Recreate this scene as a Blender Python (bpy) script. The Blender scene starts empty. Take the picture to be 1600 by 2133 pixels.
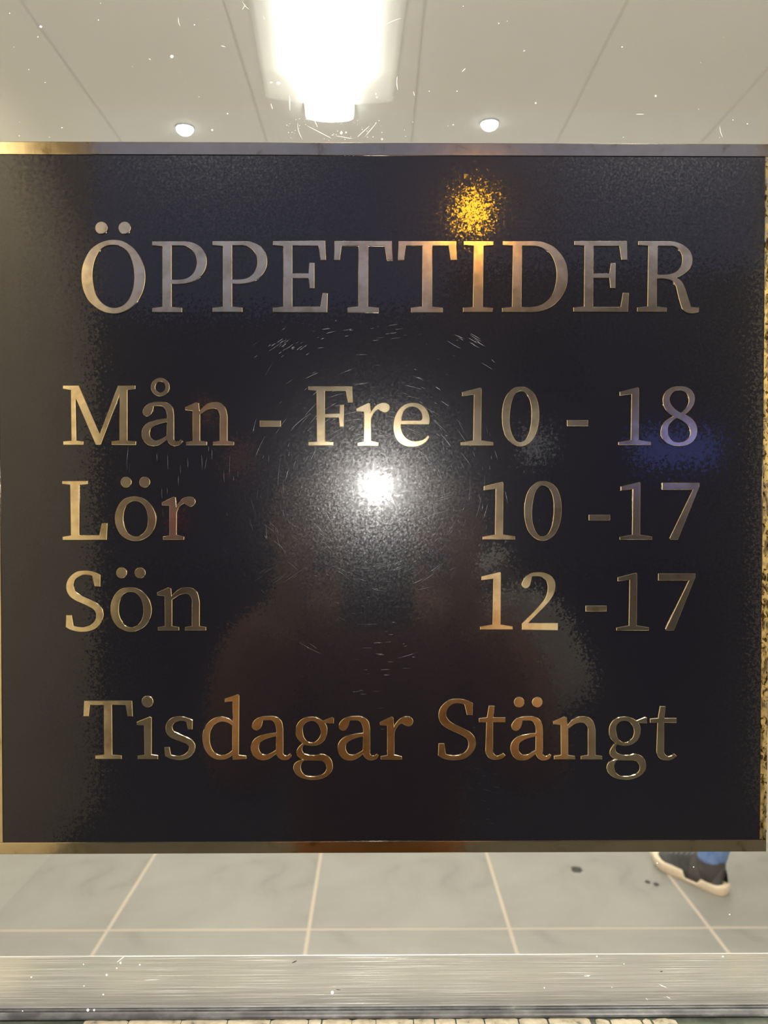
import bpy, bmesh, math, random
from mathutils import Vector, Matrix
random.seed(7)
scn = bpy.context.scene
COL = scn.collection
R = math.radians

# ------------------------------------------------------------------ camera
F_PX = 1650.0
PITCH, YAW = R(1.0), R(0.45)
CAM = Vector((0, -0.4125, 1.287))
RIGHT = Vector((math.cos(YAW), -math.sin(YAW), 0))
FWD = Vector((math.cos(PITCH)*math.sin(YAW), math.cos(PITCH)*math.cos(YAW), -math.sin(PITCH)))
UP = RIGHT.cross(FWD)
cd = bpy.data.cameras.new('camera')
cam = bpy.data.objects.new('camera', cd); COL.objects.link(cam)
cd.sensor_fit = 'HORIZONTAL'; cd.sensor_width = 36; cd.lens = F_PX*36/1600
cd.clip_start = 0.005; cd.clip_end = 200
cd.dof.use_dof = True; cd.dof.focus_distance = 0.4125; cd.dof.aperture_fstop = 20
m = Matrix((RIGHT, UP, -FWD)).transposed().to_4x4(); m.translation = CAM
cam.matrix_world = m
scn.camera = cam

# ------------------------------------------------------------------ world, exposure, large lights
scn.view_settings.view_transform = 'Standard'
scn.view_settings.look = 'None'
scn.view_settings.exposure = 0
scn.view_settings.gamma = 1
scn.view_settings.use_curve_mapping = False
w = bpy.data.worlds.new('dusk'); scn.world = w; w.use_nodes = True
w.node_tree.nodes['Background'].inputs[0].default_value = (0.31, 0.36, 0.66, 1)
w.node_tree.nodes['Background'].inputs[1].default_value = 0.62

FLASH_POWER = 8000.0      # radiance of the phone's flash led
LINEAR_POWER = 30.0      # radiance of the linear ceiling lamp
SPOT_POWER = 7.0        # radiance of the round ceiling lamps
CANOPY_POWER = 14.0       # watts of each lamp in the entrance canopy

def area(name, loc, size, power, color=(1, 1, 1), rot=(0, 0, 0)):
    l = bpy.data.lights.new(name, 'AREA'); l.shape = 'RECTANGLE'
    l.size, l.size_y = size; l.energy = power; l.color = color
    o = bpy.data.objects.new(name, l); COL.objects.link(o)
    o.location = loc; o.rotation_euler = rot
    return o
# unseen fill lights added to brighten the shop
area('shop_fill_light', (0.2, 4.6, 2.70), (5.0, 1.6), 60, (1, .955, .88))
area('shop_fill_light', (0.2, 0.9, 2.70), (4.6, 0.5), 22, (1, .955, .88))
# unseen fill lights added to wash the ceiling from below
area('ceiling_fill_light', (0.2, 5.2, 2.15), (5.5, 0.5), 112, (1, .955, .88), (math.pi, 0, 0))
area('ceiling_fill_light', (0.2, 0.45, 2.0), (4.5, 0.3), 34, (1, .955, .88), (math.pi, 0, 0))

# ------------------------------------------------------------------ projection helpers
def ray(px, py):
    return RIGHT*((px-800)/F_PX) + UP*((1066.5-py)/F_PX) + FWD
def onY(px, py, y=0.0):
    d = ray(px, py); return CAM + d*((y-CAM.y)/d.y)
def onZ(px, py, z=0.0):
    d = ray(px, py); return CAM + d*((z-CAM.z)/d.z)

# ------------------------------------------------------------------ materials
def mat(name, color, rough=.5, metal=0., spec=.5, emit=None, strength=0., coat=0., ior=None):
    m = bpy.data.materials.new(name); m.use_nodes = True
    b = m.node_tree.nodes['Principled BSDF']
    b.inputs['Base Color'].default_value = (*color, 1)
    b.inputs['Roughness'].default_value = rough
    b.inputs['Metallic'].default_value = metal
    b.inputs['Specular IOR Level'].default_value = spec
    if ior: b.inputs['IOR'].default_value = ior
    b.inputs['Coat Weight'].default_value = coat
    if emit:
        b.inputs['Emission Color'].default_value = (*emit, 1)
        b.inputs['Emission Strength'].default_value = strength
    return m
def N(m, t, **kw):
    n = m.node_tree.nodes.new(t)
    for k, v in kw.items(): setattr(n, k, v)
    return n
def L(m, a, b): m.node_tree.links.new(a, b)
def bsdf(m): return m.node_tree.nodes['Principled BSDF']
def coords(m, scale=(1, 1, 1)):
    tc = N(m, 'ShaderNodeTexCoord'); mp = N(m, 'ShaderNodeMapping')
    mp.inputs['Scale'].default_value = scale
    L(m, tc.outputs['Object'], mp.inputs['Vector'])
    return mp.outputs['Vector']
def noise(m, vec, scale, detail=3, rough=.55, dist=0.):
    n = N(m, 'ShaderNodeTexNoise'); n.inputs['Scale'].default_value = scale
    n.inputs['Detail'].default_value = detail; n.inputs['Roughness'].default_value = rough
    n.inputs['Distortion'].default_value = dist
    L(m, vec, n.inputs['Vector']); return n
def ramp(m, fac, stops):
    r = N(m, 'ShaderNodeValToRGB'); e = r.color_ramp.elements
    while len(e) < len(stops): e.new(.5)
    for i, (p, c) in enumerate(stops):
        e[i].position = p; e[i].color = (*c, 1)
    L(m, fac, r.inputs['Fac']); return r.outputs['Color']
def color_noise(m, scale, stops, detail=4, vscale=(1, 1, 1), dist=0.):
    n = noise(m, coords(m, vscale), scale, detail, .6, dist)
    c = ramp(m, n.outputs['Fac'], stops); L(m, c, bsdf(m).inputs['Base Color']); return n
def ripple(m, layers, sockets=('Normal',), axis=None):
    """tilt the surface normal by fine vector noise: [(scale, amount, vscale)]"""
    g = N(m, 'ShaderNodeNewGeometry'); cur = g.outputs['Normal']
    for sc, amt, vs in layers:
        n = noise(m, coords(m, vs), sc, 2, .5)
        s = N(m, 'ShaderNodeVectorMath', operation='SUBTRACT'); s.inputs[1].default_value = (.5, .5, .5)
        L(m, n.outputs['Color'], s.inputs[0])
        if axis:
            q = N(m, 'ShaderNodeVectorMath', operation='MULTIPLY'); q.inputs[1].default_value = axis; L(m, s.outputs[0], q.inputs[0]); s = q
        k = N(m, 'ShaderNodeVectorMath', operation='SCALE'); k.inputs['Scale'].default_value = amt
        L(m, s.outputs[0], k.inputs[0])
        a = N(m, 'ShaderNodeVectorMath', operation='ADD')
        L(m, cur, a.inputs[0]); L(m, k.outputs[0], a.inputs[1]); cur = a.outputs[0]
    nn = N(m, 'ShaderNodeVectorMath', operation='NORMALIZE'); L(m, cur, nn.inputs[0])
    for s in sockets: L(m, nn.outputs[0], bsdf(m).inputs[s])
    return nn.outputs[0]

# glossy black sheet with an orange-peel skin
M_black = mat('black_gloss_sheet', (.0034, .0034, .0058), .24, 0, .20)
b = bsdf(M_black)
b.inputs['Coat Weight'].default_value = 1.0
b.inputs['Coat Roughness'].default_value = 0.06
b.inputs['Coat IOR'].default_value = 1.47
ripple(M_black, [(1000, .040, (1, 1, 1)), (480, .040, (1, 1, 1))], ('Coat Normal',))
ripple(M_black, [(900, .15, (1, 1, 1)), (480, .04, (1, 1, 1))], ('Normal',))
# polished brass
M_brass = mat('polished_brass', (.86, .66, .33), .14, 1)
color_noise(M_brass, 90, [(.30, (.62, .50, .30)), (.52, (.88, .74, .48)), (.75, (.96, .84, .58))], 5)
ripple(M_brass, [(260, .020, (1, 1, 1)), (40, .010, (1, 1, 1))])
M_brass_edge = mat('brass_edge', (1, .84, .52), .22, 1)
ripple(M_brass_edge, [(1500, .5, (1, 1, 1))])
# brass of the border; right bar rippled, its broken reflections painted into the colour
M_border = mat('brass_border', (.62, .52, .34), .09, 1)
color_noise(M_border, 70, [(.30, (.40, .31, .17)), (.40, (.62, .52, .34)), (.75, (.70, .60, .42))], 5, (1, 1, 1), .8)
ripple(M_border, [(260, .015, (1, 1, 1)), (40, .008, (1, 1, 1))])
M_border_r = mat('rippled_brass', (.85, .68, .34), .12, 1)
color_noise(M_border_r, 420, [(.40, (.12, .09, .04)), (.47, (.80, .64, .32)), (.75, (.95, .80, .46))], 3, (1, 1, .6), 1.2)
ripple(M_border_r, [(420, .12, (1, 1, .5))])
M_acryl = mat('white_acrylic', (.85, .83, .76), .25)
M_glint = mat('scuffed_gloss', (.10, .105, .11), .30, .9)

# brushed aluminium
M_alu = mat('brushed_aluminium', (.62, .60, .55), .34, .8)
n = color_noise(M_alu, 14, [(.3, (.60, .60, .58)), (.7, (.68, .675, .65))], 5, (1, 1, 60))
ripple(M_alu, [(6, .35, (.3, .01, 300)), (6, 2.6, (3, .01, 4500))], axis=(.03, 0, 1))
M_gasket = mat('black_rubber', (.05, .05, .052), .28, 0, .6)
color_noise(M_gasket, 60, [(.42, (.03, .03, .033)), (.62, (.08, .083, .088)), (.8, (.24, .25, .25))], 6, (1, 1, 2))
M_sill = mat('dark_green_metal', (.07, .085, .07), .5, .3)
color_noise(M_sill, 70, [(.35, (.06, .075, .062)), (.6, (.13, .15, .12)), (.8, (.32, .33, .28))], 6)
M_paint = mat('cream_paint', (.5, .46, .36), .7)
color_noise(M_paint, 160, [(.32, (.10, .10, .08)), (.42, (.30, .27, .20)), (.6, (.42, .38, .29)), (.8, (.50, .46, .37))], 6)
M_dust = mat('white_dust', (.93, .92, .86), .8, emit=None)

# thin clear glass (no bending, faint mirror on both faces)
M_glass = bpy.data.materials.new('clear_glass'); M_glass.use_nodes = True
nt = M_glass.node_tree; nt.nodes.remove(nt.nodes['Principled BSDF'])
out = nt.nodes['Material Output']
mix = N(M_glass, 'ShaderNodeMixShader'); tr = N(M_glass, 'ShaderNodeBsdfTransparent'); gl = N(M_glass, 'ShaderNodeBsdfGlossy')
tr.inputs[0].default_value = (.975, .985, .975, 1); gl.inputs['Roughness'].default_value = 0.0
lw = N(M_glass, 'ShaderNodeLayerWeight'); lw.inputs['Blend'].default_value = .5
pw = N(M_glass, 'ShaderNodeMath', operation='POWER'); pw.inputs[1].default_value = 5
ma = N(M_glass, 'ShaderNodeMath', operation='MULTIPLY_ADD'); ma.inputs[1].default_value = .9; ma.inputs[2].default_value = .04
L(M_glass, lw.outputs['Facing'], pw.inputs[0]); L(M_glass, pw.outputs[0], ma.inputs[0])
L(M_glass, ma.outputs[0], mix.inputs[0]); L(M_glass, tr.outputs[0], mix.inputs[1]); L(M_glass, gl.outputs[0], mix.inputs[2])
L(M_glass, mix.outputs[0], out.inputs['Surface'])

M_tile = mat('grey_stone_tile', (.42, .41, .37), .5)
color_noise(M_tile, 3.0, [(.28, (.19, .183, .165)), (.42, (.265, .255, .23)), (.56, (.29, .28, .252)), (.75, (.33, .318, .285))], 7, dist=.9)
M_grout = mat('pale_grout', (.54, .455, .375), .9)
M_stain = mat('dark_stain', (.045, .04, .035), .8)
M_ceil = mat('ceiling_panel', (.77, .755, .715), .65)
M_ceilgap = mat('ceiling_gap', (.78, .75, .68), .8)
M_wall = mat('shop_wall', (.74, .71, .64), .8)
M_white = mat('white_enamel', (.82, .83, .84), .35)
M_trim = mat('grey_trim', (.50, .55, .62), .4)
M_led = mat('lamp_glow', (1, 1, 1), .5, emit=(1, .99, .93), strength=SPOT_POWER)
M_tube = mat('tube_glow', (1, 1, 1), .5, emit=(1, .99, .93), strength=26)
# wide panel: the lamp's bloom painted as emission that fades towards its edges
M_bloom = mat('lamp_bloom', (.85, .84, .8), .6, emit=(1, .985, .91), strength=1)
tc = N(M_bloom, 'ShaderNodeTexCoord'); sx = N(M_bloom, 'ShaderNodeSeparateXYZ'); L(M_bloom, tc.outputs['Object'], sx.inputs[0])
ab = N(M_bloom, 'ShaderNodeMath', operation='ABSOLUTE'); L(M_bloom, sx.outputs['X'], ab.inputs[0])
mr = N(M_bloom, 'ShaderNodeMapRange'); L(M_bloom, ab.outputs[0], mr.inputs[0])
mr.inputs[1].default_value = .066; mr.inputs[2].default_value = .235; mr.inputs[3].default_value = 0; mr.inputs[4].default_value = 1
p3 = N(M_bloom, 'ShaderNodeMath', operation='POWER'); p3.inputs[0].default_value = .0012; L(M_bloom, mr.outputs[0], p3.inputs[1])
ml = N(M_bloom, 'ShaderNodeMath', operation='MULTIPLY'); ml.inputs[1].default_value = LINEAR_POWER; L(M_bloom, p3.outputs[0], ml.inputs[0])
mry = N(M_bloom, 'ShaderNodeMapRange'); L(M_bloom, sx.outputs['Y'], mry.inputs[0])
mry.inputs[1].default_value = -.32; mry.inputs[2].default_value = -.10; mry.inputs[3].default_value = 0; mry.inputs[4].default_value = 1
py_ = N(M_bloom, 'ShaderNodeMath', operation='POWER'); py_.inputs[0].default_value = .003; L(M_bloom, mry.outputs[0], py_.inputs[1])
ml2 = N(M_bloom, 'ShaderNodeMath', operation='MULTIPLY'); L(M_bloom, ml.outputs[0], ml2.inputs[0]); L(M_bloom, py_.outputs[0], ml2.inputs[1]); ml = ml2
L(M_bloom, ml.outputs[0], bsdf(M_bloom).inputs['Emission Strength'])

M_plaster_warm = mat('warm_plaster', (.62, .52, .34), .8)
color_noise(M_plaster_warm, 5, [(.35, (.56, .47, .31)), (.5, (.68, .59, .41)), (.7, (.74, .65, .46))], 6)
M_facade = mat('dark_facade', (.30, .27, .24), .85)
M_soffit = mat('soffit', (.16, .16, .18), .8)
M_pave = mat('pavement', (.12, .12, .10), .85)
color_noise(M_pave, 6, [(.35, (.04, .042, .034)), (.7, (.075, .073, .06))], 5)
M_skin = mat('skin', (.62, .36, .24), .5)
M_jacket = mat('brown_jacket', (.34, .175, .085), .85)
M_jeans = mat('blue_jeans', (.14, .24, .52), .85)
color_noise(M_jeans, 25, [(.3, (.11, .20, .46)), (.7, (.24, .36, .68))], 5)
M_darkjeans = mat('dark_trousers', (.03, .03, .04), .85)
M_shirt = mat('grey_jumper', (.20, .21, .23), .9)
M_hair = mat('brown_hair', (.06, .035, .02), .6)
M_eye = mat('eye', (.8, .8, .8), .2)
M_pupil = mat('pupil', (.02, .015, .01), .2)
M_shoe = mat('dark_shoe', (.07, .068, .066), .8)
color_noise(M_shoe, 16, [(.38, (.035, .036, .035)), (.55, (.07, .072, .068)), (.72, (.20, .22, .20))], 4)
M_shoedark = mat('shoe_heel_cloth', (.085, .07, .068), .85)
M_sole = mat('cream_sole', (.86, .70, .52), .55)
M_phone = mat('phone_shell', (.07, .06, .055), .5)
M_lens = mat('lens_glass', (.01, .01, .015), .03)
M_flash = mat('flash_led', (1, 1, 1), .5, emit=(1, .97, .92), strength=FLASH_POWER)
M_tote = mat('white_canvas', (.85, .84, .80), .9)
M_pole = mat('lamp_pole', (.05, .05, .05), .5, .6)
def glow(name, c, s): return mat(name, c, .5, emit=c, strength=s)

# ------------------------------------------------------------------ mesh helpers
def link(name, me, material=None, parent=None):
    o = bpy.data.objects.new(name, me); COL.objects.link(o)
    if material: me.materials.append(material)
    if parent: o.parent = parent
    return o
def bm_obj(name, bm, material, parent=None, smooth=False):
    bmesh.ops.recalc_face_normals(bm, faces=bm.faces)
    me = bpy.data.meshes.new(name); bm.to_mesh(me); bm.free()
    if smooth:
        for p in me.polygons: p.use_smooth = True
    return link(name, me, material, parent)
def box(bm, lo, hi, bev=0):
    lo, hi = Vector(lo), Vector(hi); c = (lo+hi)/2; s = hi-lo
    r = bmesh.ops.create_cube(bm, size=1, matrix=Matrix.Translation(c) @ Matrix.Diagonal((*s, 1)))
    if bev:
        es = {e for v in r['verts'] for e in v.link_edges}
        bmesh.ops.bevel(bm, geom=list(es), offset=bev, segments=2, affect='EDGES', profile=.6)
def cyl(bm, a, b_, r1, r2=None, seg=24):
    a, b_ = Vector(a), Vector(b_); d = b_-a
    q = d.to_track_quat('Z', 'Y').to_matrix().to_4x4(); q.translation = (a+b_)/2
    bmesh.ops.create_cone(bm, cap_ends=True, segments=seg, radius1=r1, radius2=r1 if r2 is None else r2, depth=d.length, matrix=q)
def part(name, material, parent, *boxes, bev=0):
    bm = bmesh.new()
    for lo, hi in boxes: box(bm, lo, hi, bev)
    return bm_obj(name, bm, material, parent)
def tube(bm, pts, radii, seg=12):
    rings = []
    for i, p in enumerate(pts):
        p = Vector(p); a = Vector(pts[max(0, i-1)]); c = Vector(pts[min(len(pts)-1, i+1)])
        q = (c-a).to_track_quat('Z', 'Y')
        rings.append([bm.verts.new(p + q @ Vector((math.cos(2*math.pi*k/seg)*radii[i], math.sin(2*math.pi*k/seg)*radii[i], 0))) for k in range(seg)])
    for r0, r1 in zip(rings, rings[1:]):
        for k in range(seg): bm.faces.new((r0[k], r0[(k+1) % seg], r1[(k+1) % seg], r1[k]))
    bm.faces.new(rings[0]); bm.faces.new(rings[-1])
def empty(name, loc=(0, 0, 0)):
    o = bpy.data.objects.new(name, None); o.empty_display_size = .05; COL.objects.link(o); o.location = loc; return o
def tag(o, label, cat, group=None):
    o['label'] = label; o['category'] = cat
    if group: o['group'] = group
    return o
def struct(o): o['kind'] = 'structure'; return o
def stuff(o): o['kind'] = 'stuff'; return o
def dup(root, loc):
    r = root.copy(); COL.objects.link(r); r.location = loc
    for ch in root.children:
        c = ch.copy(); COL.objects.link(c); c.parent = r
    return r

# ------------------------------------------------------------------ the shop behind the glass
X0, X1, YB, HC = -3.0, 3.6, 6.2, CAM.z + 1.475
YG = 0.004                       # front face of the glass
# floor: grout bed with every tile its own piece
fl = struct(part('floor', M_grout, None, ((X0, YG+.03, -.05), (X1, YB, -.0009))))
bm = bmesh.new(); box(bm, (-.2945, -.2945, -.008), (.2945, .2945, 0), .0012)
bmesh.ops.recalc_face_normals(bm, faces=bm.faces)
tile_me = bpy.data.meshes.new('tile'); bm.to_mesh(tile_me); bm.free(); tile_me.materials.append(M_tile)
half_me = None
jx, jy = .394, CAM.y + 2.345
tiles = []
i0 = int(math.floor((X0-jx)/.6))+1; i1 = int(math.floor((X1-jx)/.6))
k0 = int(math.floor((.03-jy)/.6))+1; k1 = int(math.floor((YB-jy)/.6))
for i in range(i0, i1):
    for k in range(k0, k1):
        t = link('tile', tile_me, None, fl); t.location = (jx+.6*i+.3, jy+.6*k+.3, random.uniform(-.0004, .0004))
# marks on the floor
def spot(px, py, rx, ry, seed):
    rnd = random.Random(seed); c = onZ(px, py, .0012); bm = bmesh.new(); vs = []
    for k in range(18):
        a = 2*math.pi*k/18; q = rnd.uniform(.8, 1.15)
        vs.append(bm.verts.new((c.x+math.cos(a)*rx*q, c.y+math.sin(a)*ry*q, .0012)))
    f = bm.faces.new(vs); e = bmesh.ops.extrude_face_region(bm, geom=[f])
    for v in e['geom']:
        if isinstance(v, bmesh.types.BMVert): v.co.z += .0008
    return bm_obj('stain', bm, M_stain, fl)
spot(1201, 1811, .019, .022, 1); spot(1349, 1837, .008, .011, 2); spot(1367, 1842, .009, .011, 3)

# ceiling: backing with long panels
ce = struct(part('ceiling', M_ceilgap, None, ((X0, YG+.03, HC+.0022), (X1, YB, HC+.06))))
cx0 = .143*.985
xs = [cx0 + .6*k for k in range(-6, 7)]
for a, b2 in zip(xs, xs[1:]):
    a2, b3 = max(a, X0), min(b2, X1)
    if b3-a2 < .1: continue
    for y0, y1 in ((.04, 1.55), (1.55, 4.75), (4.75, YB)):
        part('panel', M_ceil, ce, ((a2+.0035, y0+.001, HC), (b3-.0035, y1-.001, HC+.0021)), bev=.0006)
    s = part('seam_strip', M_ceil, ce, ((b3-.0018, .04, HC+.0008), (b3+.0018, YB, HC+.0021)))
struct(part('wall_back', M_wall, None, ((X0-.1, YB, 0), (X1+.1, YB+.1, HC+.06))))
struct(part('wall_left', M_wall, None, ((X0-.1, .03, 0), (X0, YB, HC+.06))))
struct(part('wall_right', M_wall, None, ((X1, .03, 0), (X1+.1, YB, HC+.06))))
struct(part('baseboard_back', M_white, None, ((X0, YB-.015, 0), (X1, YB, .08))))
struct(part('baseboard_left', M_white, None, ((X0, .06, 0), (X0+.015, YB-.015, .08))))
struct(part('baseboard_right', M_white, None, ((X1-.015, .06, 0), (X1, YB-.015, .08))))

# linear lamp
pe = onZ(687, 238, HC); p0 = onZ(682, 0, HC)
ang = math.atan2(pe.x-p0.x, pe.y-p0.y)
lamp = empty('ceiling_lamp', (pe.x, pe.y, HC)); lamp.rotation_euler = (0, 0, -ang)
tag(lamp, 'long bright linear ceiling lamp running towards the glass above the sign', 'lamp')
yp = (onZ(687, 206, HC).y - pe.y)          # far end of the wide bloom panel (negative, nearer)
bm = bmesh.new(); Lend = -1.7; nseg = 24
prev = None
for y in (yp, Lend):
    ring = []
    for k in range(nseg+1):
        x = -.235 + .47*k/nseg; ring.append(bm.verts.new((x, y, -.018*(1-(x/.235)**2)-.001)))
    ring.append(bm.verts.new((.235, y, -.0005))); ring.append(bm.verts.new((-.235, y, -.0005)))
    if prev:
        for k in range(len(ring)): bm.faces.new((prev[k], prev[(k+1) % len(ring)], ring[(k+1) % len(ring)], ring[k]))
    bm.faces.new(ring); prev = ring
bm_obj('bloom_panel', bm, M_bloom, lamp, True)  # added panel holding the painted bloom around the lamp
def stadium(bm, w2, y0, y1, z0, z1, n=20):
    bot = []; top = []
    pts = [(-w2, y1)] + [(-w2*math.cos(math.pi*k/n), y0 - w2*.38 + w2*.38*math.sin(math.pi*k/n)) for k in range(n+1)] + [(w2, y1)]
    for x, y in pts: bot.append(bm.verts.new((x, y, z0))); top.append(bm.verts.new((x, y, z1)))
    bm.faces.new(bot); bm.faces.new(top)
    for k in range(len(pts)): bm.faces.new((bot[k], bot[(k+1) % len(pts)], top[(k+1) % len(pts)], top[k]))
bm = bmesh.new(); stadium(bm, .086, 0, Lend, -.026, -.0195); bm_obj('tube_cover', bm, M_tube, lamp)
bm = bmesh.new(); stadium(bm, .089, .006, Lend, -.0195, -.0005); bm_obj('housing', bm, M_white, lamp)

# round recessed lamps
def downlight(loc):
    r = empty('downlight', loc)
    bm = bmesh.new(); seg = 32
    prof = [(.044, -.003), (.044, 0), (.037, 0), (.036, -.0045), (.033, -.004)]
    prof = [(.037, -.0005), (.037, -.004), (.033, -.006), (.031, -.0007)]
    rings = [[bm.verts.new((math.cos(2*math.pi*k/seg)*q, math.sin(2*math.pi*k/seg)*q, z)) for k in range(seg)] for q, z in prof]
    for a, c in zip(rings, rings[1:]+rings[:1]):
        for k in range(seg): bm.faces.new((a[k], a[(k+1) % seg], c[(k+1) % seg], c[k]))
    bm_obj('trim_ring', bm, M_trim, r, True)
    bm = bmesh.new(); bmesh.ops.create_uvsphere(bm, u_segments=24, v_segments=16, radius=1, matrix=Matrix.Translation((0, 0, -.006)) @ Matrix.Diagonal((.030, .030, .021, 1)))
    bmesh.ops.delete(bm, geom=[v for v in bm.verts if v.co.z > -.001], context='VERTS'); bm_obj('lamp_lens', bm, M_led, r, True)
    return r
pa, pb = onZ(385, 266, HC), onZ(1020, 256, HC)
d1 = downlight(pa); tag(d1, 'small round white ceiling spotlight left of the linear lamp', 'lamp', 'round ceiling spotlights')
d2 = dup(d1, pb); tag(d2, 'small round white ceiling spotlight right of the linear lamp', 'lamp', 'round ceiling spotlights')

# ------------------------------------------------------------------ shop front: window, rail, sill, entrance walls
WX0, WX1 = -1.14, 1.56
ZR1 = onY(800, 1989.5, .0032).z; ZR0 = onY(800, 2097, .0032).z
ZT = 2.62
win = struct(empty('window_1', (0, 0, ZR0)))
def wpart(name, m_, *bx, bev=0):
    o = part(name, m_, None, *bx, bev=bev); o.parent = win; o.matrix_parent_inverse = Matrix.Translation((0, 0, -ZR0)); return o
g = wpart('glass_pane', M_glass, ((WX0, YG, ZR0), (WX1, YG+.008, ZT)))
def reparent(o, p): o.parent = p; o.matrix_parent_inverse = Matrix.Identity(4); return o
rail = wpart('bottom_rail', M_alu, ((WX0, .0032, ZR0), (WX1, YG-.0001, ZR1)), bev=.0002)
wpart('top_rail', M_alu, ((WX0, -.002, ZT-.01), (WX1, YG+.02, ZT+.03)), bev=.0006)
wpart('side_rail', M_alu, ((WX0-.03, -.002, ZR0), (WX0+.004, YG+.02, ZT+.03)), bev=.0006)
wpart('side_rail', M_alu, ((WX1-.004, -.002, ZR0), (WX1+.03, YG+.02, ZT+.03)), bev=.0006)
# rubber gasket: moulded profile with a rounded nose
bm = bmesh.new()
zg = lambda py, y: onY(800, py, y).z
prof = [(.010, ZR0-.0002), (.0016, ZR0-.0002), (.0010, ZR0-.0020)]
for k in range(9):
    a = math.pi*(.5+k/8.); prof.append((-.0035+.0032*math.cos(a)*1.0, zg(2118, -.006)+.0016*math.sin(a)))
prof += [(-.002, zg(2122.5, -.004)), (-.0045, zg(2124, -.005)), (-.0045, zg(2129, -.005)), (.010, zg(2129, -.005))]
ra = [bm.verts.new((WX0, y, z)) for y, z in prof]; rb = [bm.verts.new((WX1, y, z)) for y, z in prof]
bm.faces.new(ra); bm.faces.new(rb)
for k in range(len(prof)): bm.faces.new((ra[k], ra[(k+1) % len(prof)], rb[(k+1) % len(prof)], rb[k]))
gk = bm_obj('gasket', bm, M_gasket, None); gk.parent = win; gk.matrix_parent_inverse = Matrix.Translation((0, 0, -ZR0))
for p in gk.data.polygons: p.use_smooth = False
# sill with flaking cream paint
ZS = zg(2127, -.006)
sill = struct(part('trim_1', M_sill, None, ((WX0, -.055, ZS-.035), (WX1, .03, ZS)), bev=.002))
rnd = random.Random(5)
def flake(bm, x0, x1, yb0, yb1, z, rnd):
    n = max(6, int((x1-x0)/.0016)); top = []; bot = []
    for k in range(n+1):
        x = x0+(x1-x0)*k/n
        e = min(1, min(k, n-k)/2.5+.35)
        top.append((x+rnd.uniform(-.0003, .0003), yb1-(1-e)*.002+rnd.uniform(-.0007, .0004)))
        bot.append((x+rnd.uniform(-.0003, .0003), yb0+rnd.uniform(-.001, .001)))
    pl = bot+top[::-1]
    vs = [bm.verts.new((x, y, z)) for x, y in pl]; vu = [bm.verts.new((x, y, z+.0006)) for x, y in pl]
    bm.faces.new(vs); bm.faces.new(vu)
    for k in range(len(vs)): bm.faces.new((vs[k], vs[(k+1) % len(vs)], vu[(k+1) % len(vs)], vu[k]))
bm = bmesh.new()
xp = lambda px: onY(px, 2128, -.01).x
for a, c in ((170, 262), (264, 372), (375, 470), (472, 560), (562, 640), (643, 668), (671, 732), (734, 782), (785, 860), (863, 905), (908, 950), (952, 1010),
             (1012, 1080), (1084, 1142), (1146, 1232), (1243, 1270), (1274, 1338), (1341, 1358), (1363, 1412)):
    yb1 = -.0045 if a < 1230 else -.0060
    flake(bm, xp(a), xp(c), -.0175 if a < 1240 else -.0125, yb1, ZS+.00005, rnd)
x = xp(1430)
while x < WX1-.03:
    x2 = x+rnd.uniform(.01, .05); flake(bm, x, x2, -.04+rnd.uniform(-.01, .01), -.018, ZS+.00005, rnd); x = x2+rnd.uniform(.003, .03)
x = WX0+.02
while x < xp(0)-.03:
    x2 = x+rnd.uniform(.02, .06); flake(bm, x, x2, -.04, -.006, ZS+.00005, rnd); x = x2+rnd.uniform(.001, .01)
pf = bm_obj('paint_flake', bm, M_paint, sill); stuff(pf)

# dust, drips and scratches on the glass
def ridge(bm, pts, wd, y, h=.3):
    rows = []
    for i, p in enumerate(pts):
        a = pts[max(0, i-1)]; c = pts[min(len(pts)-1, i+1)]
        t = Vector((c[0]-a[0], c[1]-a[1])); t.normalize(); nn = Vector((-t.y, t.x))
        f = 1-.85*abs(2*i/(len(pts)-1)-1)**2
        q = wd*f/2
        rows.append([bm.verts.new((p[0]+nn.x*q, y, p[1]+nn.y*q)), bm.verts.new((p[0], y-wd*f*h, p[1])), bm.verts.new((p[0]-nn.x*q, y, p[1]-nn.y*q))])
    for r0, r1 in zip(rows, rows[1:]):
        bm.faces.new((r0[0], r0[1], r1[1], r1[0])); bm.faces.new((r0[1], r0[2], r1[2], r1[1]))
def px_line(bm, x0, y0, x1, y1, wpx, yy, curve=0., n=5, h=.3):
    pts = []
    for k in range(n+1):
        t = k/n; x = x0+(x1-x0)*t; y = y0+(y1-y0)*t
        bend = curve*4*t*(1-t); dx, dy = x1-x0, y1-y0; l = math.hypot(dx, dy) or 1
        P = onY(x-dy/l*bend, y+dx/l*bend, yy); pts.append((P.x, P.z))
    ridge(bm, pts, wpx/4000, yy, h)
def speck(bm, px, py, r, yy):
    P = onY(px, py, yy); rr = r/4000
    bmesh.ops.create_icosphere(bm, subdivisions=1, radius=1, matrix=Matrix.Translation(P) @ Matrix.Diagonal((rr, rr*.5, rr*random.uniform(.7, 1.2), 1)))
bm = bmesh.new(); YD = YG-.00005
for s in ((85, 56, 3.5), (79, 77, 1.6), (20, 28, 1.6), (358, 118, 4), (205, 42, 1.4), (405, 52, 1.6), (565, 172, 3), (580, 174, 4.5), (783, 196, 2.2), (785, 203, 1.8),
          (711, 277, 3), (703, 254, 1.8), (721, 276, 2), (442, 271, 2.2), (474, 237, 1.5), (129, 266, 1.6), (796, 290, 2), (1366, 200, 2.2), (1116, 215, 1.8), (1039, 49, 1.4),
          (1296, 98, 1.8), (944, 260, 1.5), (894, 190, 1.3), (952, 190, 1.3), (965, 13, 1.2), (94, 172, 1.3), (60, 145, 1.3), (1557, 258, 1.6), (1527, 250, 1.3), (40, 283, 1.2)):
    speck(bm, *s, YD)
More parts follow.
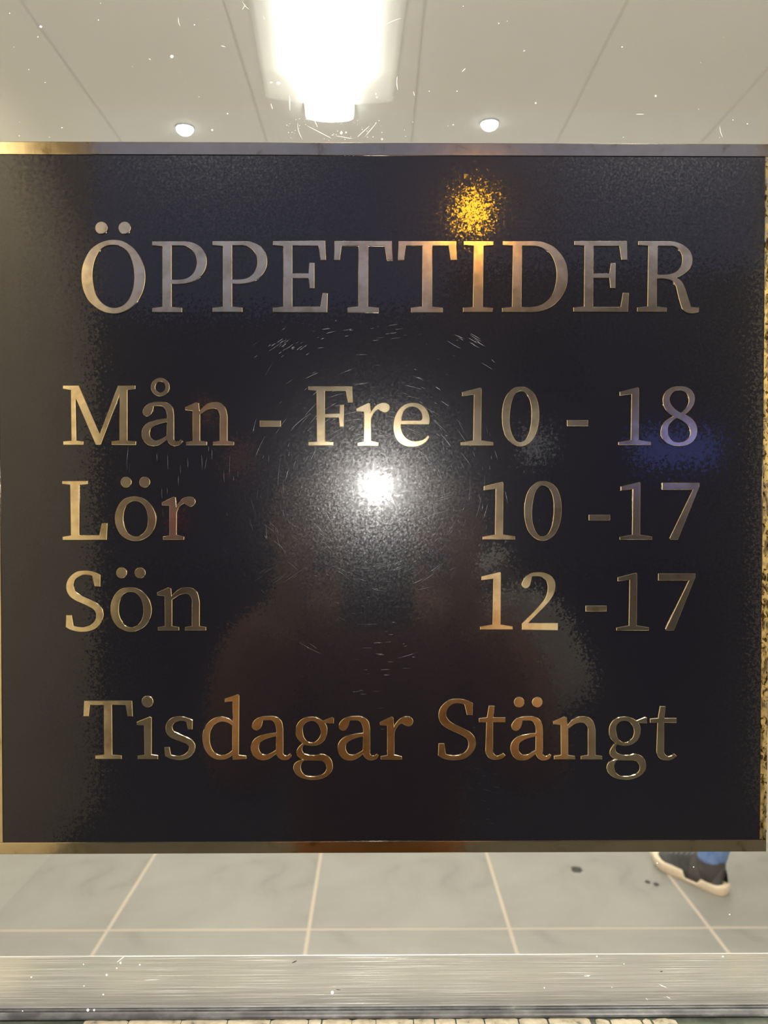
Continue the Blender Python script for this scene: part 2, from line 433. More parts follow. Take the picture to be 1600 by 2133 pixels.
for k in range(55): speck(bm, random.uniform(0, 1600), random.uniform(3, 290), random.uniform(.35, .9), YD)
for k in range(70): speck(bm, random.gauss(700, 70), random.uniform(245, 294), random.uniform(.4, 1.0), YD)
for s in ((1520, 1905, 1.4), (1369, 1798, 1.6), (1445, 1806, 1.4)): speck(bm, *s, YD)
for s in ((1243.5, 1992.5, 2.0), (1506, 1993, 2.2), (174, 2009, 1.3), (251, 2006, 2.2), (243, 2017, 1.6), (222, 2031, 2.2), (65, 2036, 2.0), (175, 2054, 1.6), (215, 2072, 1.8), (692, 2068, 3.6),
          (291, 2010, 1.8), (1300, 2008, 1.2), (1275, 2057, 1.2), (1225, 2033, 1.8), (1134, 2058, 1.4), (183, 2104, 3.2), (196, 2104, 2.4), (47, 2106, 1.4)):
    speck(bm, *s, .0031 if s[1] < 2097 else -.0045)
dg = bm_obj('dust_speck', bm, M_dust, None); stuff(dg); dg.parent = win; dg.matrix_parent_inverse = Matrix.Translation((0, 0, -ZR0))
bm = bmesh.new()
for s in ((757, 78, 798, 55, 1.6, -3), (798, 55, 836, 38, 1.2, -2), (372, 35, 376, 55, 1.1, 2), (548, 32, 552, 42, 1, 0), (564, 215, 568, 228, 1.4, 0), (603, 198, 604, 230, 2, 0), (636, 248, 652, 250, 1.4, 0),
          (640, 262, 690, 288, 1.2, 0), (655, 250, 662, 266, 1.2, 0), (745, 285, 770, 262, 1.2, 0), (760, 285, 785, 255, 1, 0), (828, 158, 829, 188, 1.6, 2), (861, 190, 864, 200, 1.2, 0), (1500, 262, 1506, 286, 1.1, 2),
          (1325, 238, 1342, 238, 1.2, 0), (620, 255, 630, 290, .9, 3), (700, 283, 735, 289, 1, 0), (505, 3, 520, 20, .9, 2), (460, 95, 470, 98, 1.2, 0), (310, 122, 314, 125, 1.2, 0), (962, 150, 970, 142, 1.4, 0),
          (505, 20, 512, 8, 1, 0), (780, 90, 796, 104, 1.1, 3), (1090, 107, 1094, 105, 1.6, 0)):
    px_line(bm, *s[:5], YD, s[5])
for s in ((243, 2005, 262, 1990, 1.6, 0), (300, 2042, 330, 2041, .8, 0), (1372, 2050, 1390, 2058, 1.2, 0), (1216, 2033, 1230, 2031, 1.6, 1), (1345, 2078, 1350, 2085, 1, 0), (1388, 2075, 1398, 2082, .9, 0)):
    px_line(bm, *s[:5], .0031, s[5])
sg = bm_obj('glass_scratch', bm, M_dust, None); stuff(sg); sg.parent = win; sg.matrix_parent_inverse = Matrix.Translation((0, 0, -ZR0))
bm = bmesh.new(); px_line(bm, 608, 2006, 619, 2001, 2.6, .0031, 0)
px_line(bm, 1375, 2024, 1381, 2023, 2.2, .0031, 0); px_line(bm, 699, 2061, 710, 2062, 1.4, .0031, 0)
ch = bm_obj('dark_chip', bm, M_stain, None); stuff(ch); ch.parent = win; ch.matrix_parent_inverse = Matrix.Translation((0, 0, -ZR0))

# walls of the entrance, canopy, street
struct(part('wall_front', M_facade, None, ((X0-.1, -.03, -.03), (X1+.1, .03, ZS-.036)), ((X0-.1, -.03, ZT+.032), (X1+.1, .03, 3.4)),
            ((X0-.1, -.03, ZS-.036), (WX0-.031, .03, ZT+.032)), ((WX1+.031, -.03, ZS-.036), (X1+.1, .03, ZT+.032))))
XL, XR, YE = -1.18, 1.60, -2.9
struct(part('wall_entrance_left', M_plaster_warm, None, ((XL-.3, YE, 0), (XL, -.03, 2.9))))
struct(part('wall_entrance_right', M_plaster_warm, None, ((XR, YE, 0), (XR+.3, -.03, 2.9))))
struct(part('ceiling_canopy', M_soffit, None, ((XL-.3, YE, 2.9), (XR+.3, -.03, 3.1))))
struct(part('floor_pavement', M_pave, None, ((-14, -16, -.12), (14, 0, -.02))))
for i, (x, y) in enumerate(((-.10, -.75), (.60, -.75), (-.55, -1.85), (1.0, -1.85))):
    r = empty('canopy_lamp', (x, y, 2.9))
    bm = bmesh.new(); cyl(bm, (0, 0, -.02), (0, 0, -.001), .05); bm_obj('lamp_housing', bm, M_white, r)
    bm = bmesh.new(); cyl(bm, (0, 0, -.024), (0, 0, -.0205), .038); bm_obj('lamp_lens', bm, glow('warm_lamp', (1, .86, .6), 12), r)
    tag(r, ['round canopy lamp by the glass, left of the sign', 'round canopy lamp by the glass, right of the sign',
            'round canopy lamp by the street, near the left entrance wall', 'round canopy lamp by the street, near the right entrance wall'][i], 'lamp', 'round lamps in the canopy')
    l = bpy.data.lights.new('canopy_lamp_light', 'SPOT'); l.energy = CANOPY_POWER*(1.8, 2.4, 13, 18)[i]; l.color = (1, .93, .80); l.spot_size = R(150); l.spot_blend = .6; l.shadow_soft_size = .04
    lo = bpy.data.objects.new('lamp_light', l); COL.objects.link(lo); lo.parent = r; lo.location = (0, 0, -.05)

# buildings across the street
def building(name, x0, x1, h, wins, label):
    r = empty(name, ((x0+x1)/2, -14.2, 0)); r2 = []
    def bp(n_, m_, lo, hi):
        o = part(n_, m_, None, (lo, hi)); o.parent = r; o.matrix_parent_inverse = Matrix.Translation(-r.location); return o
    bp('wall', M_facade, (x0, -18, -.02), (x1, -14.2, h)); bp('cornice', M_soffit, (x0, -14.2, h-.25), (x1, -14.05, h+.1))
    for (wx, wz, ww, wh, m_) in wins:
        f = bp('window_frame', M_soffit, (wx-ww/2-.06, -14.199, wz-wh/2-.06), (wx+ww/2+.06, -14.15, wz+wh/2+.06))
        p = part('pane', m_, None, ((wx-ww/2, -14.149, wz-wh/2), (wx+ww/2, -14.13, wz+wh/2))); p.parent = f
        p.matrix_parent_inverse = Matrix.Identity(4)
    return tag(r, label, 'building')
Dm = 14.55                                   # mirrored distance of the facade
def ref(px, py): d = ray(px, py); t = Dm/d.y; return (d.x*t, CAM.z + d.z*t)
dark = mat('dark_pane', (.02, .02, .03), .1)
a = ref(430, 858); b_ = ref(500, 955); c = ref(1125, 925)
building('building', -9, 1.0, 4.6, [(a[0], a[1], .2, .3, glow('orange_pane', (1, .42, .08), 1.2)), (b_[0], b_[1], .5, .6, glow('rose_pane', (1, .35, .25), .35)),
         (-5.5, 1.6, 1.2, 1.6, dark), (-7.6, 1.6, 1.2, 1.6, dark), (0, 3.0, 1.0, 1.2, dark)], 'low dark grey building across the street, mirrored left of centre')
e = ref(1410, 935)
building('building', 1.3, 10, 5.4, [(c[0], c[1], .55, .55, glow('white_pane', (1, .98, .9), 1.3)), (e[0], e[1], 1.5, .6, glow('blue_sign_face', (.22, .27, 1), 1.5)),
         (8.3, 1.6, 1.2, 1.6, dark), (3.2, 3.8, 1.0, 1.1, dark)], 'taller dark grey building across the street with a blue lit panel')
# red signal lamp on a post
rp = ray(366, 1083); t = 5.0/rp.y; P = (CAM.x+rp.x*t, CAM.y-5.0+0.4125+.0, CAM.z+rp.z*t)
P = (rp.x*t, -(5.0-.4125), P[2])
r = empty('signal_lamp', (P[0], P[1], 0)); tag(r, 'small red warning lamp on a post, mirrored red in a gold letter', 'lamp')
bm = bmesh.new(); cyl(bm, (0, 0, -.02), (0, 0, P[2]-.05), .02); bm_obj('post', bm, M_pole, r)
bm = bmesh.new(); cyl(bm, (0, -.03, P[2]), (0, .03, P[2]), .022); bm_obj('lamp_lens', bm, glow('red_lens', (1, .05, .02), 3), r)
# amber street lamp
sp = ray(985, 441); t = 9.0/sp.y; P = Vector((sp.x*t, -(9.0-.4125), CAM.z+sp.z*t))
r = empty('street_lamp', (P.x+.9, P.y-.1, 0)); tag(r, 'tall street lamp with an amber lamp, mirrored as the gold spot above the letter I', 'street lamp')
bm = bmesh.new(); tube(bm, [(0, 0, -.02), (0, 0, 2.5), (0, 0, P.z+.2), (-.3, .0, P.z+.33), (-.8, .1, P.z+.25)], [.06, .05, .04, .03, .03]); bm_obj('pole', bm, M_pole, r, True)
bm = bmesh.new(); cyl(bm, (-.9, .1, P.z+.15), (-.9, .1, P.z+.30), .19, .05); bm_obj('lamp_hood', bm, M_pole, r)
bm = bmesh.new(); bmesh.ops.create_uvsphere(bm, u_segments=20, v_segments=12, radius=.15, matrix=Matrix.Translation((-.9, .1, P.z)) @ Matrix.Diagonal((1, 1, 1.1, 1)))
bm_obj('lamp_globe', bm, glow('amber_lamp', (1, .46, .02), 60), r, True)

# ------------------------------------------------------------------ the sign
ZC = CAM.z
sign = empty('opening_hours_sign', (0.0016, 0, ZC-.1855)); SB = sign.location.copy()
tag(sign, 'glossy black sign with gold Swedish opening hours, ÖPPETTIDER, fixed on the glass', 'sign')
def spart(name, m_, *bx, bev=0):
    o = part(name, m_, None, *bx, bev=bev); o.parent = sign; o.matrix_parent_inverse = Matrix.Translation(-SB); return o
TL = onY(800, 297.5); BR = onY(800, 1776.5)
zt, zb = onY(800, 298).z, onY(800, 1776).z
xl, xr = -.2028, .2046
spart('backing', M_acryl, ((xl-.0003, .0022, zb-.0004), (xr+.0003, YG-.00001, zt+.0004)))
# brass border: four bars
bt, bb, bl, br = onY(800, 324.5).z, onY(800, 1752).z, -.1957, .2009
spart('border_bar', M_border, ((xl, -.0004, bt), (xr, .0022, zt)), bev=.00025)
spart('border_bar', M_border, ((xl, -.0004, zb), (xr, .0022, bb)), bev=.00025)
spart('border_bar', M_border, ((xl, -.0004, bb), (bl, .0022, bt)), bev=.00025)
spart('border_bar', M_border_r, ((br, -.0004, bb), (xr, .0022, bt)), bev=.00025)
spart('black_panel', M_black, ((bl, 0, bb), (br, .0022, bt)))

# --- lettering, outlines in picture pixels: contour points, 's' marks a smooth point
def C(x0, y0, k, seq, ox=0., oy=0.):
    """seq: tuples (x,y) corner, (x,y,1) smooth -> list of (px,py,smooth)"""
    return [(x0+p[0]/k+ox, y0+p[1]/k+oy, len(p) > 2) for p in seq]
def Sm(*pts): return [(x, y, 1) for x, y in pts]
def disc(cx, cy, rx, ry=None, n=28):
    ry = ry or rx; return [(cx+rx*math.cos(2*math.pi*k/n), cy+ry*math.sin(2*math.pi*k/n)) for k in range(n)]
def flatten(ct):
    n = len(ct); outp = []
    P = [Vector((p[0], p[1])) for p in ct]; S = [p[2] for p in ct]
    for i in range(n):
        a, b2 = P[i], P[(i+1) % n]; sa, sb_ = S[i], S[(i+1) % n]
        outp.append(a)
        if not (sa or sb_): continue
        # tangents: smooth points use their neighbours, corners aim at the curve
        pa_, nb = P[i-1], P[(i+2) % n]; d = (b2-a).length
        def tan(p, q, r_):
            v = (q-p)/max((q-p).length, 1e-6)*(r_-q).length + (r_-q)/max((r_-q).length, 1e-6)*(q-p).length
            return v/max(v.length, 1e-6)
        ta = tan(pa_, a, b2) if sa else None; tb = tan(a, b2, nb) if sb_ else None
        ch_ = (b2-a)/max(d, 1e-6)
        if ta is None: ta = (2*ch_.dot(tb)*ch_-tb)
        if tb is None: tb = (2*ch_.dot(ta)*ch_-ta)
        c1, c2 = a+ta*d/3, b2-tb*d/3
        for k in range(1, 5):
            t = k/5; outp.append(a*(1-t)**3+c1*3*t*(1-t)**2+c2*3*t*t*(1-t)+b2*t**3)
    return [(v.x, v.y) for v in outp]
G = {}
def glyph(name, *contours): G[name] = [flatten(c) if len(c[0]) > 2 else c for c in contours]
c1 = (160, 450, 8)
glyph('Ö', C(*c1, Sm((625, 398), (760, 418), (900, 495), (1020, 620), (1105, 780), (1145, 960), (1135, 1150), (1080, 1320), (980, 1465), (840, 1575), (650, 1632), (480, 1605), (330, 1530), (200, 1410), (118, 1250), (82, 1060), (92, 870), (150, 700), (250, 545), (390, 450), (500, 411))),
      C(*c1, Sm((635, 490), (760, 520), (860, 610), (925, 750), (958, 930), (958, 1100), (925, 1270), (850, 1420), (750, 1505), (620, 1532), (500, 1500), (400, 1420), (320, 1290), (280, 1130), (266, 980), (285, 820), (340, 660), (420, 550), (520, 500))),
      disc(160+415/8, 450+200/8, 13), disc(160+802/8, 450+200/8, 13))
c2 = (430, 480, 5.926)
glyph('P', C(*c2, [(78, 133), (440, 133)]+Sm((560, 145), (660, 190), (725, 265), (752, 370), (735, 480), (680, 565), (600, 625), (500, 655), (400, 665))+[(320, 662), (320, 940), (448, 955), (448, 1012), (78, 1010), (78, 955), (205, 940), (205, 200), (78, 188)]),
      C(*c2, [(320, 190), (450, 190)]+Sm((540, 220), (605, 290), (630, 380), (615, 470), (570, 545), (500, 590), (420, 605))+[(320, 605)]))
glyph('E', C(*c2, [(823, 133), (1467, 130), (1478, 372), (1410, 372), (1382, 195), (1062, 192), (1062, 533), (1262, 533), (1272, 403), (1335, 403), (1335, 720), (1275, 720), (1262, 595), (1062, 595), (1062, 942), (1407, 942), (1435, 775), (1500, 778), (1492, 1015), (823, 1012), (823, 955), (950, 940), (950, 200), (823, 188)]))
c5 = (1180, 480, 5.714)
glyph('E2', C(*c5, [(90, 128), (718, 128), (722, 355), (650, 355), (625, 190), (322, 190), (318, 515), (508, 515), (525, 392), (583, 392), (580, 690), (520, 690), (508, 570), (318, 570), (315, 912), (640, 912), (668, 745), (742, 745), (730, 972), (80, 970), (80, 920), (205, 905), (212, 188), (90, 180)]))
c3 = (690, 480, 5.926)
glyph('T', C(*c3, [(42, 133), (748, 133), (760, 372), (685, 372), (660, 195), (460, 195), (455, 940), (588, 955), (588, 1017), (200, 1015), (200, 955), (332, 940), (335, 195), (130, 195), (108, 370), (32, 370)]))
glyph('T2', C(*c3, [(832, 133), (1545, 133), (1552, 372), (1475, 372), (1448, 195), (1250, 195), (1245, 940), (1377, 955), (1377, 1017), (985, 1015), (985, 955), (1122, 940), (1125, 195), (922, 195), (900, 372), (822, 372)]))
c4 = (950, 480, 6.4)
glyph('I', C(*c4, [(100, 145), (498, 145), (498, 205), (368, 212), (355, 1022), (490, 1035), (487, 1092), (92, 1092), (92, 1030), (222, 1022), (235, 212), (100, 202)]))
glyph('D', C(*c4, [(620, 145), (1030, 143)]+Sm((1170, 163), (1300, 220), (1400, 320), (1465, 440), (1485, 590), (1470, 750), (1410, 880), (1310, 990), (1190, 1060), (1080, 1086))+[(950, 1092), (612, 1092), (612, 1035), (745, 1020), (755, 212), (620, 202)]),
      C(*c4, [(880, 210), (1040, 212)]+Sm((1150, 240), (1240, 300), (1300, 400), (1335, 540), (1328, 700), (1290, 830), (1220, 930), (1130, 995), (1030, 1018))+[(870, 1020)]))
glyph('R', C(*c5, [(850, 130), (1200, 130)]+Sm((1320, 145), (1410, 190), (1475, 260), (1497, 350), (1475, 440), (1410, 510))+[(1310, 565)]+Sm((1360, 600), (1405, 680), (1440, 790))+[(1480, 912), (1577, 920), (1572, 970)]+Sm((1500, 990), (1430, 980), (1380, 945), (1350, 870), (1320, 760), (1290, 650), (1250, 602), (1190, 583))+[(1075, 580), (1072, 905), (1192, 922), (1190, 972), (838, 970), (838, 920), (960, 905), (970, 188), (850, 180)]),
      C(*c5, [(1085, 188), (1225, 190)]+Sm((1310, 210), (1355, 265), (1375, 345), (1355, 430), (1305, 490), (1235, 520))+[(1080, 525)]))
c6 = (120, 780, 8)
glyph('M', C(*c6, [(92, 183), (360, 183), (705, 990), (1010, 185), (1302, 185), (1302, 245), (1168, 262), (1168, 1100), (1312, 1115), (1310, 1175), (905, 1173), (905, 1112), (1035, 1098), (1035, 350), (725, 1170), (640, 1170), (306, 400), (318, 1098), (438, 1115), (436, 1172), (98, 1172), (98, 1112), (235, 1098), (225, 262), (92, 240)]))
c7 = (290, 780, 8)
A_OUT = C(*c7, Sm((60, 620), (85, 555), (140, 500), (220, 467), (320, 456), (430, 460), (510, 492), (560, 550), (580, 640), (585, 800))+[(585, 1050)]+Sm((597, 1100), (640, 1115))+[(690, 1080), (727, 1105)]+Sm((700, 1160), (640, 1190), (560, 1190), (500, 1150))+[(465, 1085)]+Sm((400, 1140), (320, 1185), (240, 1195), (150, 1175), (80, 1110), (45, 1010), (50, 930), (95, 850), (180, 790), (300, 755))+[(465, 735)]+Sm((460, 640), (435, 575), (390, 535), (320, 527))+[(245, 532)]+Sm((225, 620), (190, 680), (140, 702), (85, 680)))
A_IN = C(*c7, [(465, 795)]+Sm((360, 820), (260, 860), (200, 905), (180, 970), (195, 1045), (240, 1090), (310, 1095), (390, 1065))+[(462, 1020)])
ax, ay = 295.25, 927.5
glyph('a', A_OUT, A_IN)
glyph('å', A_OUT, A_IN, disc(290+355/8, 780+212/8, 157/8, 155/8), disc(290+357/8, 780+212/8, 85/8, 91/8))
glyph('ä', A_OUT, A_IN, disc(1081.3-767.5, 1462.3-654.4, 11), disc(1119-767.5, 1462.3-654.4, 11))
glyph('n', C(*c7, [(765, 545), (950, 463), (1000, 480), (1010, 600)]+Sm((1080, 530), (1160, 477), (1260, 460), (1360, 478), (1430, 540), (1465, 640))+[(1475, 780), (1475, 1105), (1583, 1122), (1583, 1180), (1228, 1180), (1228, 1122), (1345, 1105), (1345, 720)]+Sm((1332, 630), (1290, 580), (1220, 570), (1140, 590), (1070, 635))+[(1018, 670), (1018, 1105), (1133, 1122), (1133, 1180), (780, 1180), (780, 1122), (897, 1105), (892, 610), (770, 595)]))
c8 = (630, 790, 10.667)
glyph('F', C(*c8, [(135, 158), (1105, 158), (1120, 522), (1010, 522), (965, 262), (500, 262), (500, 770), (825, 760), (830, 568), (925, 565), (920, 1062), (830, 1062), (810, 858), (500, 855), (505, 1375), (695, 1395), (690, 1475), (135, 1475), (135, 1395), (325, 1380), (318, 258), (135, 240)]))
c9 = (740, 790, 10)
glyph('r', C(*c9, [(22, 610), (270, 490), (308, 505), (325, 690)]+Sm((390, 590), (480, 515), (580, 488), (670, 503), (718, 565), (705, 650), (640, 695), (560, 680))+[(488, 632)]+Sm((430, 665), (370, 740))+[(335, 830), (330, 1280), (490, 1320), (485, 1390), (50, 1390), (42, 1320), (180, 1295), (180, 680), (28, 672)]))
glyph('e', C(*c9, [(1535, 945)]+Sm((1545, 800), (1500, 660), (1410, 550), (1290, 497), (1150, 492), (1020, 530), (910, 630), (830, 770), (797, 940), (803, 1100), (850, 1240), (930, 1330), (1050, 1395), (1200, 1410), (1350, 1382), (1470, 1310))+[(1545, 1195), (1510, 1165)]+Sm((1440, 1240), (1330, 1280), (1200, 1285), (1090, 1240), (1010, 1160), (965, 1060))+[(950, 945)]),
      C(*c9, [(965, 858), (1340, 858)]+Sm((1388, 835), (1400, 770), (1370, 680), (1300, 607), (1200, 572), (1100, 590), (1020, 655), (980, 750))))
c10 = (950, 790, 8.889)
glyph('1', C(*c10, [(110, 240), (450, 155), (472, 175), (465, 1130), (690, 1165), (690, 1225), (85, 1225), (85, 1170), (315, 1130), (330, 290), (110, 315)]))
glyph('0', C(*c10, Sm((1190, 138), (1330, 165), (1440, 260), (1510, 420), (1537, 600), (1530, 800), (1480, 1000), (1390, 1150), (1270, 1230), (1160, 1243), (1040, 1195), (930, 1080), (870, 920), (848, 720), (860, 520), (910, 340), (1000, 215), (1090, 155))),
      C(*c10, Sm((1200, 222), (1290, 265), (1350, 360), (1385, 500), (1392, 680), (1380, 850), (1340, 1010), (1270, 1125), (1190, 1163), (1110, 1135), (1050, 1050), (1008, 930), (990, 760), (1003, 560), (1035, 400), (1085, 290), (1140, 238))))
c11 = (1280, 790, 8.889)
glyph('8', C(*c11, Sm((1200, 132), (1330, 147), (1430, 215), (1482, 320), (1475, 430), (1425, 530), (1365, 600))+[(1305, 652)]+Sm((1400, 705), (1480, 790), (1525, 900), (1515, 1040), (1450, 1150), (1330, 1220), (1190, 1238), (1050, 1220), (930, 1160), (860, 1070), (850, 950), (890, 830), (970, 750))+[(1080, 690)]+Sm((1000, 635), (930, 550), (892, 440), (900, 310), (970, 205), (1080, 145))),
      C(*c11, [(1230, 618)]+Sm((1320, 530), (1365, 430), (1360, 330), (1310, 250), (1210, 208), (1110, 225), (1040, 290), (1017, 370), (1040, 460), (1110, 545))),
      C(*c11, [(1150, 722)]+Sm((1250, 775), (1340, 850), (1390, 940), (1385, 1050), (1320, 1130), (1200, 1167), (1090, 1150), (1010, 1070), (985, 960), (1005, 850), (1065, 775))))
c12 = (120, 990, 10.667)
glyph('L', C(*c12, [(105, 122), (670, 122), (668, 195), (490, 215), (490, 1325), (930, 1325), (985, 1062), (1118, 1058), (1100, 1435), (120, 1435), (115, 1360), (300, 1330), (285, 212), (105, 195)]))
c13 = (230, 980, 8.421)
glyph('ö', C(*c13, Sm((440, 457), (560, 478), (680, 560), (770, 690), (808, 830), (790, 980), (720, 1110), (600, 1200), (470, 1237), (340, 1220), (210, 1150), (120, 1020), (85, 870), (100, 720), (160, 590), (255, 495), (350, 462))),
      C(*c13, Sm((440, 538), (530, 560), (610, 640), (655, 770), (662, 900), (640, 1010), (580, 1100), (500, 1150), (420, 1155), (340, 1120), (280, 1040), (240, 930), (235, 800), (260, 680), (310, 590), (380, 545))),
      disc(230+280/8.421, 980+205/8.421, 11.4), disc(230+605/8.421, 980+205/8.421, 11.4))
c14 = (120, 1170, 7.619)
glyph('S', C(*c14, [(685, 205), (682, 395), (590, 392), (552, 228)]+Sm((470, 208), (390, 215), (310, 262), (268, 330), (262, 400), (300, 470), (370, 525), (460, 570), (560, 615), (650, 670), (715, 750), (735, 840), (710, 940), (640, 1030), (540, 1090), (420, 1110), (300, 1105), (205, 1078))+[(133, 1035), (140, 842), (232, 842), (258, 1010)]+Sm((340, 1030), (430, 1030), (520, 1005), (590, 940), (615, 850), (585, 770), (500, 712), (400, 665), (290, 615), (200, 550), (152, 470), (140, 380), (170, 280), (240, 200), (330, 150), (440, 135), (560, 150))))
c15 = (990, 1180, 8.889)
glyph('2', C(*c15, Sm((855, 340), (880, 262), (940, 180), (1030, 122), (1160, 103), (1290, 115), (1400, 175), (1468, 270), (1480, 390), (1450, 510), (1375, 635), (1270, 755), (1140, 885))+[(985, 1040), (1530, 1040), (1530, 1180), (860, 1170), (860, 1060)]+Sm((960, 960), (1090, 830), (1200, 710), (1290, 590), (1335, 450), (1335, 340), (1290, 240), (1210, 190), (1130, 180))+[(1050, 185)]+Sm((1030, 280), (1005, 360), (950, 403), (890, 390))))
c16 = (1270, 990, 8.421)
glyph('7', C(*c16, [(915, 130), (1573, 130), (1570, 195), (1192, 1132), (1060, 1132), (1042, 1105), (1450, 258), (915, 255)]))
c17 = (160, 1430, 8.889)
glyph('t_cap', C(*c17, [(140, 255), (1030, 258), (1042, 550), (945, 548), (910, 340), (658, 338), (665, 1255), (838, 1270), (840, 1338), (345, 1338), (345, 1270), (510, 1252), (505, 340), (250, 340), (228, 548), (125, 548)]))
glyph('i', C(*c17, [(1115, 650), (1355, 553), (1393, 570), (1392, 1250), (1510, 1270), (1508, 1342), (1130, 1340), (1130, 1275), (1258, 1258), (1250, 720), (1118, 710)]), disc(160+1313/8.889, 1430+275/8.889, 12.2))
c18 = (330, 1430, 8.421)
glyph('s', C(*c18, [(605, 580), (600, 750), (522, 748), (495, 622)]+Sm((430, 600), (350, 605), (280, 645), (250, 705), (268, 765), (340, 808), (430, 850), (520, 888), (600, 940), (650, 1020), (645, 1110), (590, 1200), (500, 1260), (400, 1285), (280, 1280), (185, 1252))+[(120, 1215), (110, 1060), (200, 1055), (225, 1190)]+Sm((310, 1208), (400, 1205), (480, 1170), (530, 1110), (540, 1055), (500, 1010), (410, 970), (300, 930), (200, 880), (142, 800), (132, 700), (165, 610), (240, 545), (340, 520), (430, 522), (520, 545))))
glyph('d', C(*c18, [(1165, 210), (1400, 130), (1423, 150), (1415, 1190), (1548, 1210), (1548, 1265), (1310, 1285), (1298, 1195)]+Sm((1230, 1248), (1130, 1280), (1030, 1278), (930, 1235), (840, 1140), (788, 1010), (775, 880), (800, 750), (870, 635), (970, 555), (1090, 522), (1200, 540))+[(1305, 605), (1305, 260), (1165, 270)]),
      C(*c18, [(1298, 690)]+Sm((1220, 635), (1130, 612), (1040, 632), (960, 700), (915, 800), (905, 920), (925, 1040), (980, 1140), (1060, 1190), (1150, 1192), (1240, 1160))+[(1298, 1110)]))
c19 = (1240, 1460, 8.889)
glyph('g', C(*c19, [(755, 358), (920, 290), (958, 310), (955, 408), (800, 408)]+Sm((832, 480), (832, 580), (800, 690), (740, 765), (640, 815), (530, 825))+[(408, 805)]+Sm((378, 850), (375, 910), (395, 950), (445, 975))+[(700, 972)]+Sm((810, 992), (890, 1050), (932, 1150), (930, 1260), (870, 1350), (760, 1420), (620, 1455), (480, 1450), (340, 1410), (240, 1330), (205, 1230), (230, 1150), (290, 1105))+[(378, 1075)]+Sm((310, 1040), (265, 985), (265, 920), (300, 850))+[(375, 778)]+Sm((300, 715), (258, 640), (248, 550), (265, 450), (320, 365), (410, 305), (520, 285), (640, 300))),
      C(*c19, Sm((540, 363), (620, 385), (680, 450), (712, 540), (700, 640), (650, 715), (560, 762), (480, 745), (415, 680), (385, 580), (385, 480), (435, 400))),
      C(*c19, [(410, 1092), (680, 1098)]+Sm((760, 1120), (808, 1180), (815, 1250), (780, 1320), (690, 1365), (560, 1385), (430, 1365), (365, 1300), (345, 1220), (365, 1140))))
glyph('t', C(*c19, [(1192, 92), (1297, 95), (1278, 310), (1502, 310), (1500, 403), (1270, 400), (1270, 900)]+Sm((1290, 985), (1340, 1018), (1395, 1008))+[(1455, 968), (1503, 1015)]+Sm((1460, 1060), (1380, 1092), (1280, 1095), (1190, 1060), (1140, 985))+[(1128, 880), (1145, 405), (1010, 400), (1005, 325), (1155, 310)]))
def hy(x0, y0, x1, y1): return [[(x0, y0), (x1, y0), (x1, y1), (x0, y1)]]

_cache = {}
def letter(name, contours, dx=0., dy=0.):
    cu = bpy.data.curves.new('outline', 'CURVE'); cu.dimensions = '2D'; cu.fill_mode = 'BOTH'
    cu.extrude = .00012; cu.bevel_depth = .00022; cu.bevel_resolution = 0; cu.offset = -.00022
    for ct in contours:
        pts = []
        for (x, y) in ct:
            P = onY(x+dx, y+dy); pts.append((P.x, P.z))
        sp_ = cu.splines.new('POLY'); sp_.points.add(len(pts)-1); sp_.use_cyclic_u = True
        for i, (x, z) in enumerate(pts): sp_.points[i].co = (x, z, 0, 1)
    tmp = bpy.data.objects.new('tmp', cu); COL.objects.link(tmp)
    dg_ = bpy.context.evaluated_depsgraph_get(); me = bpy.data.meshes.new_from_object(tmp.evaluated_get(dg_))
    bpy.data.objects.remove(tmp); bpy.data.curves.remove(cu)
    for v in me.vertices: x, z, e_ = v.co; v.co = (x, -e_-.00034, z)
    me.flip_normals() if False else None
    bm = bmesh.new(); bm.from_mesh(me); bmesh.ops.remove_doubles(bm, verts=bm.verts, dist=1e-7)
    bmesh.ops.recalc_face_normals(bm, faces=bm.faces)
    for f in bm.faces:
        f.material_index = 0 if abs(f.normal.y) > .98 else 1; f.smooth = False
    bm.to_mesh(me); bm.free(); me.name = name
    me.materials.clear(); me.materials.append(M_brass); me.materials.append(M_brass_edge)
    o = bpy.data.objects.new(name, me); COL.objects.link(o); o.parent = sign; o.matrix_parent_inverse = Matrix.Translation(-SB)
    return o
# ÖPPETTIDER
letter('letter', G['Ö']); letter('letter', G['P'], -125.8, .4); letter('letter', G['P']); letter('letter', G['E'])
letter('letter', G['T']); letter('letter', G['T2']); letter('letter', G['I']); letter('letter', G['D']); letter('letter', G['E2']); letter('letter', G['R'])
# Mån - Fre 10 - 18
letter('letter', G['M']); letter('letter', G['å']); letter('letter', G['n'])
letter('hyphen', hy(541.5, 876, 585.5, 889)); letter('letter', G['F']); letter('letter', G['r']); letter('letter', G['e'])
letter('digit', G['1']); letter('digit', G['0']); letter('hyphen', hy(1180.6, 875.1, 1224.8, 887.8))
letter('digit', G['1'], 1287.4-959.6, -.8); letter('digit', G['8'])
# Lör 10 -17
letter('letter', G['L']); letter('letter', G['ö']); letter('letter', G['r'], 340.4-745, 1124.5-929)
letter('digit', G['1'], 1005-959.6, 1123.7-927.8); letter('digit', G['0'], 1130.5-1083.9, 1126.4-930.)
letter('hyphen', hy(1226, 1072.1, 1270.7, 1084.1)); letter('digit', G['1'], 1290.2-959.6, 1124.2-927.8); letter('digit', G['7'])
# Sön 12 -17
letter('letter', G['S']); letter('letter', G['ö'], -9.5, 188.8); letter('letter', G['n'], 329.5-387.5, 1313-927.5)
letter('digit', G['1'], 999.9-959.6, 1311-927.8); letter('digit', G['2']); letter('hyphen', hy(1219.2, 1261.2, 1263.2, 1273.5))
letter('digit', G['1'], 1283.3-959.6, 1313.2-927.8); letter('digit', G['7'], -8.3, 188.8)
